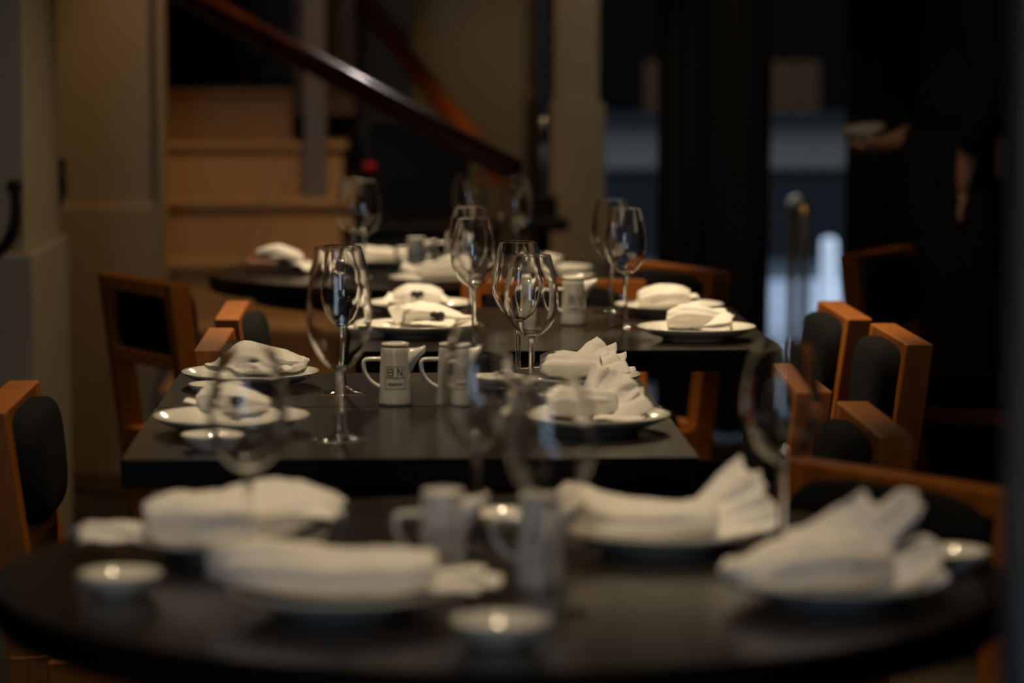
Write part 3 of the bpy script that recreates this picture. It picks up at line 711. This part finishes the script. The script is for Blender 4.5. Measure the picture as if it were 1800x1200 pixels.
# far round table
tray = thing('serving_board', ((-0.2332, 6.4208)[0], (-0.2332, 6.4208)[1] + .03, TZ + .0002), 0, 'red brown wooden board under the left napkin of the far round table', 'board')
bm = bmesh.new(); box(bm, -.085, .085, -.05, .05, 0, .024); link('board', bm, 'traywood', tray, smooth=False, bevel=.004)
bm = bmesh.new(); box(bm, -.078, .078, -.043, .043, .0242, .026); link('inlay', bm, 'traywood', tray, smooth=False)
plate((-0.0191, 6.5434), 'white plate at the back of the far round table, left of the jug')
plate((0.3111, 6.2631), 'white plate at the right of the far round table')
plate((0.082, 5.9957), 'white plate at the front of the far round table, right of the jug')
napkin((-0.2453, 6.4213), math.radians(-16), [(-.055, .02, .026, .05, .018), (-.03, .02, .026, .07, .03), (.015, .01, .026, .065, .024), (.045, 0, .02, .03, .018)],
       [(.035, 0, .022, -.1, .15, .06, .03, .05, -.6), (.035, -.01, .02, -.5, .05, .055, .03, .045, -.5)], 'napkin lying on the red brown board, far left', z=.0005, seed=41)
napkin((-0.0194, 6.6492), 0, [(-.08, 0, .012, .05, .014), (-.04, 0, .006, .07, .024), (.02, 0, .004, .075, .02), (.06, 0, .008, .05, .018)],
       [(.05, 0, .01, .1, .2, .04, .03, .05, 0)], 'flat napkin on the plate left of the far jugs', seed=43)
napkin((0.0856, 6.0899), math.radians(160), [(-.06, 0, .012, .05, .03), (-.03, 0, .006, .08, .044), (.02, 0, .006, .07, .03), (.05, 0, .01, .04, .02)],
       [(.03, 0, .01, .0, .5, .05, .04, .055, -.2), (.03, 0, .01, .4, .2, .05, .04, .05, -.2)], 'napkin right of the far jug, before the second far jug', seed=45)
napkin((0.3136, 6.3631), math.radians(150), [(-.03, 0, .006, .05, .022), (.0, 0, .004, .06, .03), (.03, 0, .006, .04, .02)],
       [(.0, 0, .01, .1, .9, .05, .04, .045, -.2), (.01, 0, .01, -.5, .5, .045, .035, .045, -.2)], 'small napkin on the right plate of the far round table', seed=47)
dish((0.3616, 6.0744), 'white sauce dish at the right edge of the far round table', 1.05)
jug((0.0408, 6.2675), 'white jug on the far round table, left one of two', math.radians(-4))
jug((0.1241, 6.4071), 'white jug on the far round table, right one of two', math.radians(-4))
glass((-0.0674, 6.195), 'wine glass on the far round table, right one of the left pair')
glass((-0.0907, 6.2725), 'wine glass on the far round table, left one of the left pair')
glass((0.2499, 6.3381), 'wine glass with bright highlight at right of the far round table')
glass((0.1604, 6.6066), 'faint wine glass at the middle back of the far round table')

# ------------------------------------------------------------------ the waiter
def skinned(name, verts, edges, radii, m, parent, root=0, sub=2):
    me = bpy.data.meshes.new(name); me.from_pydata(verts, edges, []); me.materials.append(M[m])
    o = bpy.data.objects.new(name, me); COL.objects.link(o); o.parent = parent
    md = o.modifiers.new('skin', 'SKIN'); md.use_smooth_shade = True
    lay = me.skin_vertices[0] if len(me.skin_vertices) else None
    for i, r in enumerate(radii):
        lay.data[i].radius = r if isinstance(r, tuple) else (r, r)
        lay.data[i].use_root = (i == root)
    s_ = o.modifiers.new('sub', 'SUBSURF'); s_.levels = sub; s_.render_levels = sub
    return o
wt = thing('person', (1.40, 7.25, 0), math.radians(172), 'person dressed in black standing at the right, arm held out with a small dish', 'person')
# local frame: faces +x, left = +y
V = []; E = []; Rd = []
def chain(start, pts):
    i = start
    for p_, r in pts:
        V.append(p_); Rd.append(r); j = len(V) - 1
        if i is not None: E.append((i, j))
        i = j
    return i
chain(None, [((0, 0, .97), (.13, .16))])
sp = chain(0, [((.0, 0, 1.10), (.105, .14)), ((.0, 0, 1.25), (.11, .155)), ((-.01, 0, 1.38), (.10, .17))])
nk = chain(sp, [((-.01, 0, 1.47), (.055, .06)), ((.0, 0, 1.53), (.052, .055)), ((.012, 0, 1.60), (.085, .07)), ((.012, 0, 1.67), (.10, .078)), ((.0, 0, 1.74), (.085, .07))])
hands = []
for s in (1, -1):
    chain(0, [((.0, s * .09, .90), (.09, .09)), ((.01 + .04 * s, s * .10, .50), (.055, .06)), ((-.01 + .04 * s, s * .10, .28), (.052, .052)), ((-.02 + .04 * s, s * .10, .09), (.036, .036)), ((.07 + .04 * s, s * .11, .045), (.034, .04)), ((.15 + .04 * s, s * .11, .035), (.028, .04))])
    if s == 1: arm = [((0, .19, 1.38), (.055, .055)), ((-.03, .23, 1.12), (.042, .042)), ((.01, .23, 1.02), (.034, .034)), ((.03, .20, .955), (.026, .03)), ((.035, .19, .90), (.020, .038))]
    else: arm = [((0, -.19, 1.38), (.055, .055)), ((.02, -.22, 1.09), (.042, .042)), ((.13, -.17, 1.01), (.034, .034)), ((.185, -.14, .985), (.025, .028)), ((.215, -.13, .975), (.018, .036))]
    e = chain(sp, arm)
    hands.append((s, arm[-1][0]))
# fingers
for s, h in hands:
    hx, hy, hz = h
    base = [i for i, v in enumerate(V) if v == h][0]
    for f in range(4):
        off = (f - 1.5) * .019; L = (.030, .036, .034, .026)[f]
        if s == 1: pts = [((hx + .004, hy + off, hz - .045), .0088), ((hx + .012, hy + off, hz - .045 - L), .008), ((hx + .006, hy + off, hz - .05 - L * 1.7), .0068)]
        else: pts = [((hx + .04, hy + off, hz - .004), .0088), ((hx + .04 + L, hy + off, hz - .002), .008), ((hx + .045 + L * 1.6, hy + off, hz + .012), .0068)]
        chain(base, pts)
    if s == 1: chain(base, [((hx + .018, hy - .038, hz - .018), .010), ((hx + .030, hy - .044, hz - .055), .008)])
    else: chain(base, [((hx + .02, hy + .042, hz + .008), .010), ((hx + .055, hy + .048, hz + .018), .008)])
skinned('body', V, E, Rd, 'skin', wt)
# clothes follow the same bones
cv, ce, crd = [], [], []
def cchain(start, pts):
    i = start
    for p_, r in pts:
        cv.append(p_); crd.append(r); j = len(cv) - 1
        if i is not None: ce.append((i, j))
        i = j
    return i
cchain(None, [((0, 0, .95), (.165, .195))])
sp2 = cchain(0, [((0, 0, 1.10), (.15, .18)), ((0, 0, 1.25), (.145, .19)), ((-.01, 0, 1.38), (.14, .20)), ((-.01, 0, 1.465), (.085, .09))])
cchain(3, [((0, .20, 1.385), (.088, .088)), ((-.03, .235, 1.12), (.062, .062)), ((.01, .235, 1.01), (.045, .045)), ((.028, .205, .965), (.038, .038))])
cchain(3, [((0, -.20, 1.385), (.088, .088)), ((.02, -.225, 1.09), (.062, .062)), ((.12, -.175, 1.015), (.045, .045)), ((.165, -.15, .99), (.038, .038))])
skinned('shirt', cv, ce, crd, 'cloth_black', wt)
cv, ce, crd = [], [], []
cchain(None, [((0, 0, .97), (.15, .17))])
for s in (1, -1):
    cchain(0, [((.0, s * .09, .86), (.105, .10)), ((.01 + .04 * s, s * .10, .50), (.08, .08)), ((-.01 + .04 * s, s * .10, .28), (.072, .072)), ((-.02 + .04 * s, s * .10, .09), (.066, .066))])
skinned('trousers', cv, ce, crd, 'cloth_black', wt)
bm = bmesh.new()
rows = []
for zz, rx, ry in ((1.02, .17, .19), (.85, .19, .21), (.62, .20, .225), (.42, .215, .235)):
    rows.append([bm.verts.new((rx * math.cos(a), ry * math.sin(a), zz)) for a in [(-1.75 + 3.5 * k / 24) for k in range(25)]] + [bm.verts.new(((rx - .004) * math.cos(a), (ry - .004) * math.sin(a), zz)) for a in [(1.75 - 3.5 * k / 24) for k in range(25)]])
for A, B in zip(rows, rows[1:]):
    for i in range(50): bm.faces.new((A[i], A[(i + 1) % 50], B[(i + 1) % 50], B[i]))
link('apron', bm, 'cloth_black', wt)
for s in (1, -1):
    bm = bmesh.new(); pillow(bm, .27, .10, .085, Matrix.Translation((.065 + .04 * s, s * .11, .043))); link('shoe', bm, 'black', wt)
bm = bmesh.new(); bmesh.ops.create_uvsphere(bm, u_segments=24, v_segments=16, radius=.112, matrix=Matrix.Translation((-.018, 0, 1.70)) @ Matrix.Scale(.85, 4, (0, 1, 0)))
for v in bm.verts:
    if v.co.x > .045 and v.co.z < 1.74: v.co.x = .045 - (v.co.x - .045) * .5
link('hair', bm, 'hair', wt)
bm = bmesh.new(); bmesh.ops.create_cone(bm, cap_ends=True, segments=10, radius1=.016, radius2=.006, depth=.045, matrix=Matrix.Translation((.098, 0, 1.640)) @ Matrix.Rotation(-.35, 4, 'Y')); link('nose', bm, 'skin', wt)
for s in (1, -1):
    bm = bmesh.new(); bmesh.ops.create_uvsphere(bm, u_segments=12, v_segments=8, radius=.011, matrix=Matrix.Translation((.088, s * .03, 1.662))); link('eye', bm, 'black', wt)
for s in (1, -1):
    bm = bmesh.new(); bmesh.ops.create_uvsphere(bm, u_segments=14, v_segments=10, radius=.03, matrix=Matrix.Translation((.005, s * .078, 1.645)) @ Matrix.Scale(.3, 4, (0, 1, 0)) @ Matrix.Scale(.65, 4, (1, 0, 0))); link('ear', bm, 'skin', wt)
bm = bmesh.new(); tube(bm, [(.074, -.022, 1.592), (.084, 0, 1.590), (.074, .022, 1.592)], .006); link('mouth', bm, 'railred', wt)
o = bpy.data.objects.new('sauce_dish', DS); COL.objects.link(o); o.location = (1.155, 7.42, .99); o.scale = (1.5, 1.5, 1.7); o.rotation_euler = (math.radians(6), math.radians(-6), 0)
tag(o, 'small pale dish held out in the hand of the person in black', 'sauce dish')
for q in (GW, GRr):
    for ch in list(q.children): bpy.data.objects.remove(ch)
    bpy.data.objects.remove(q)
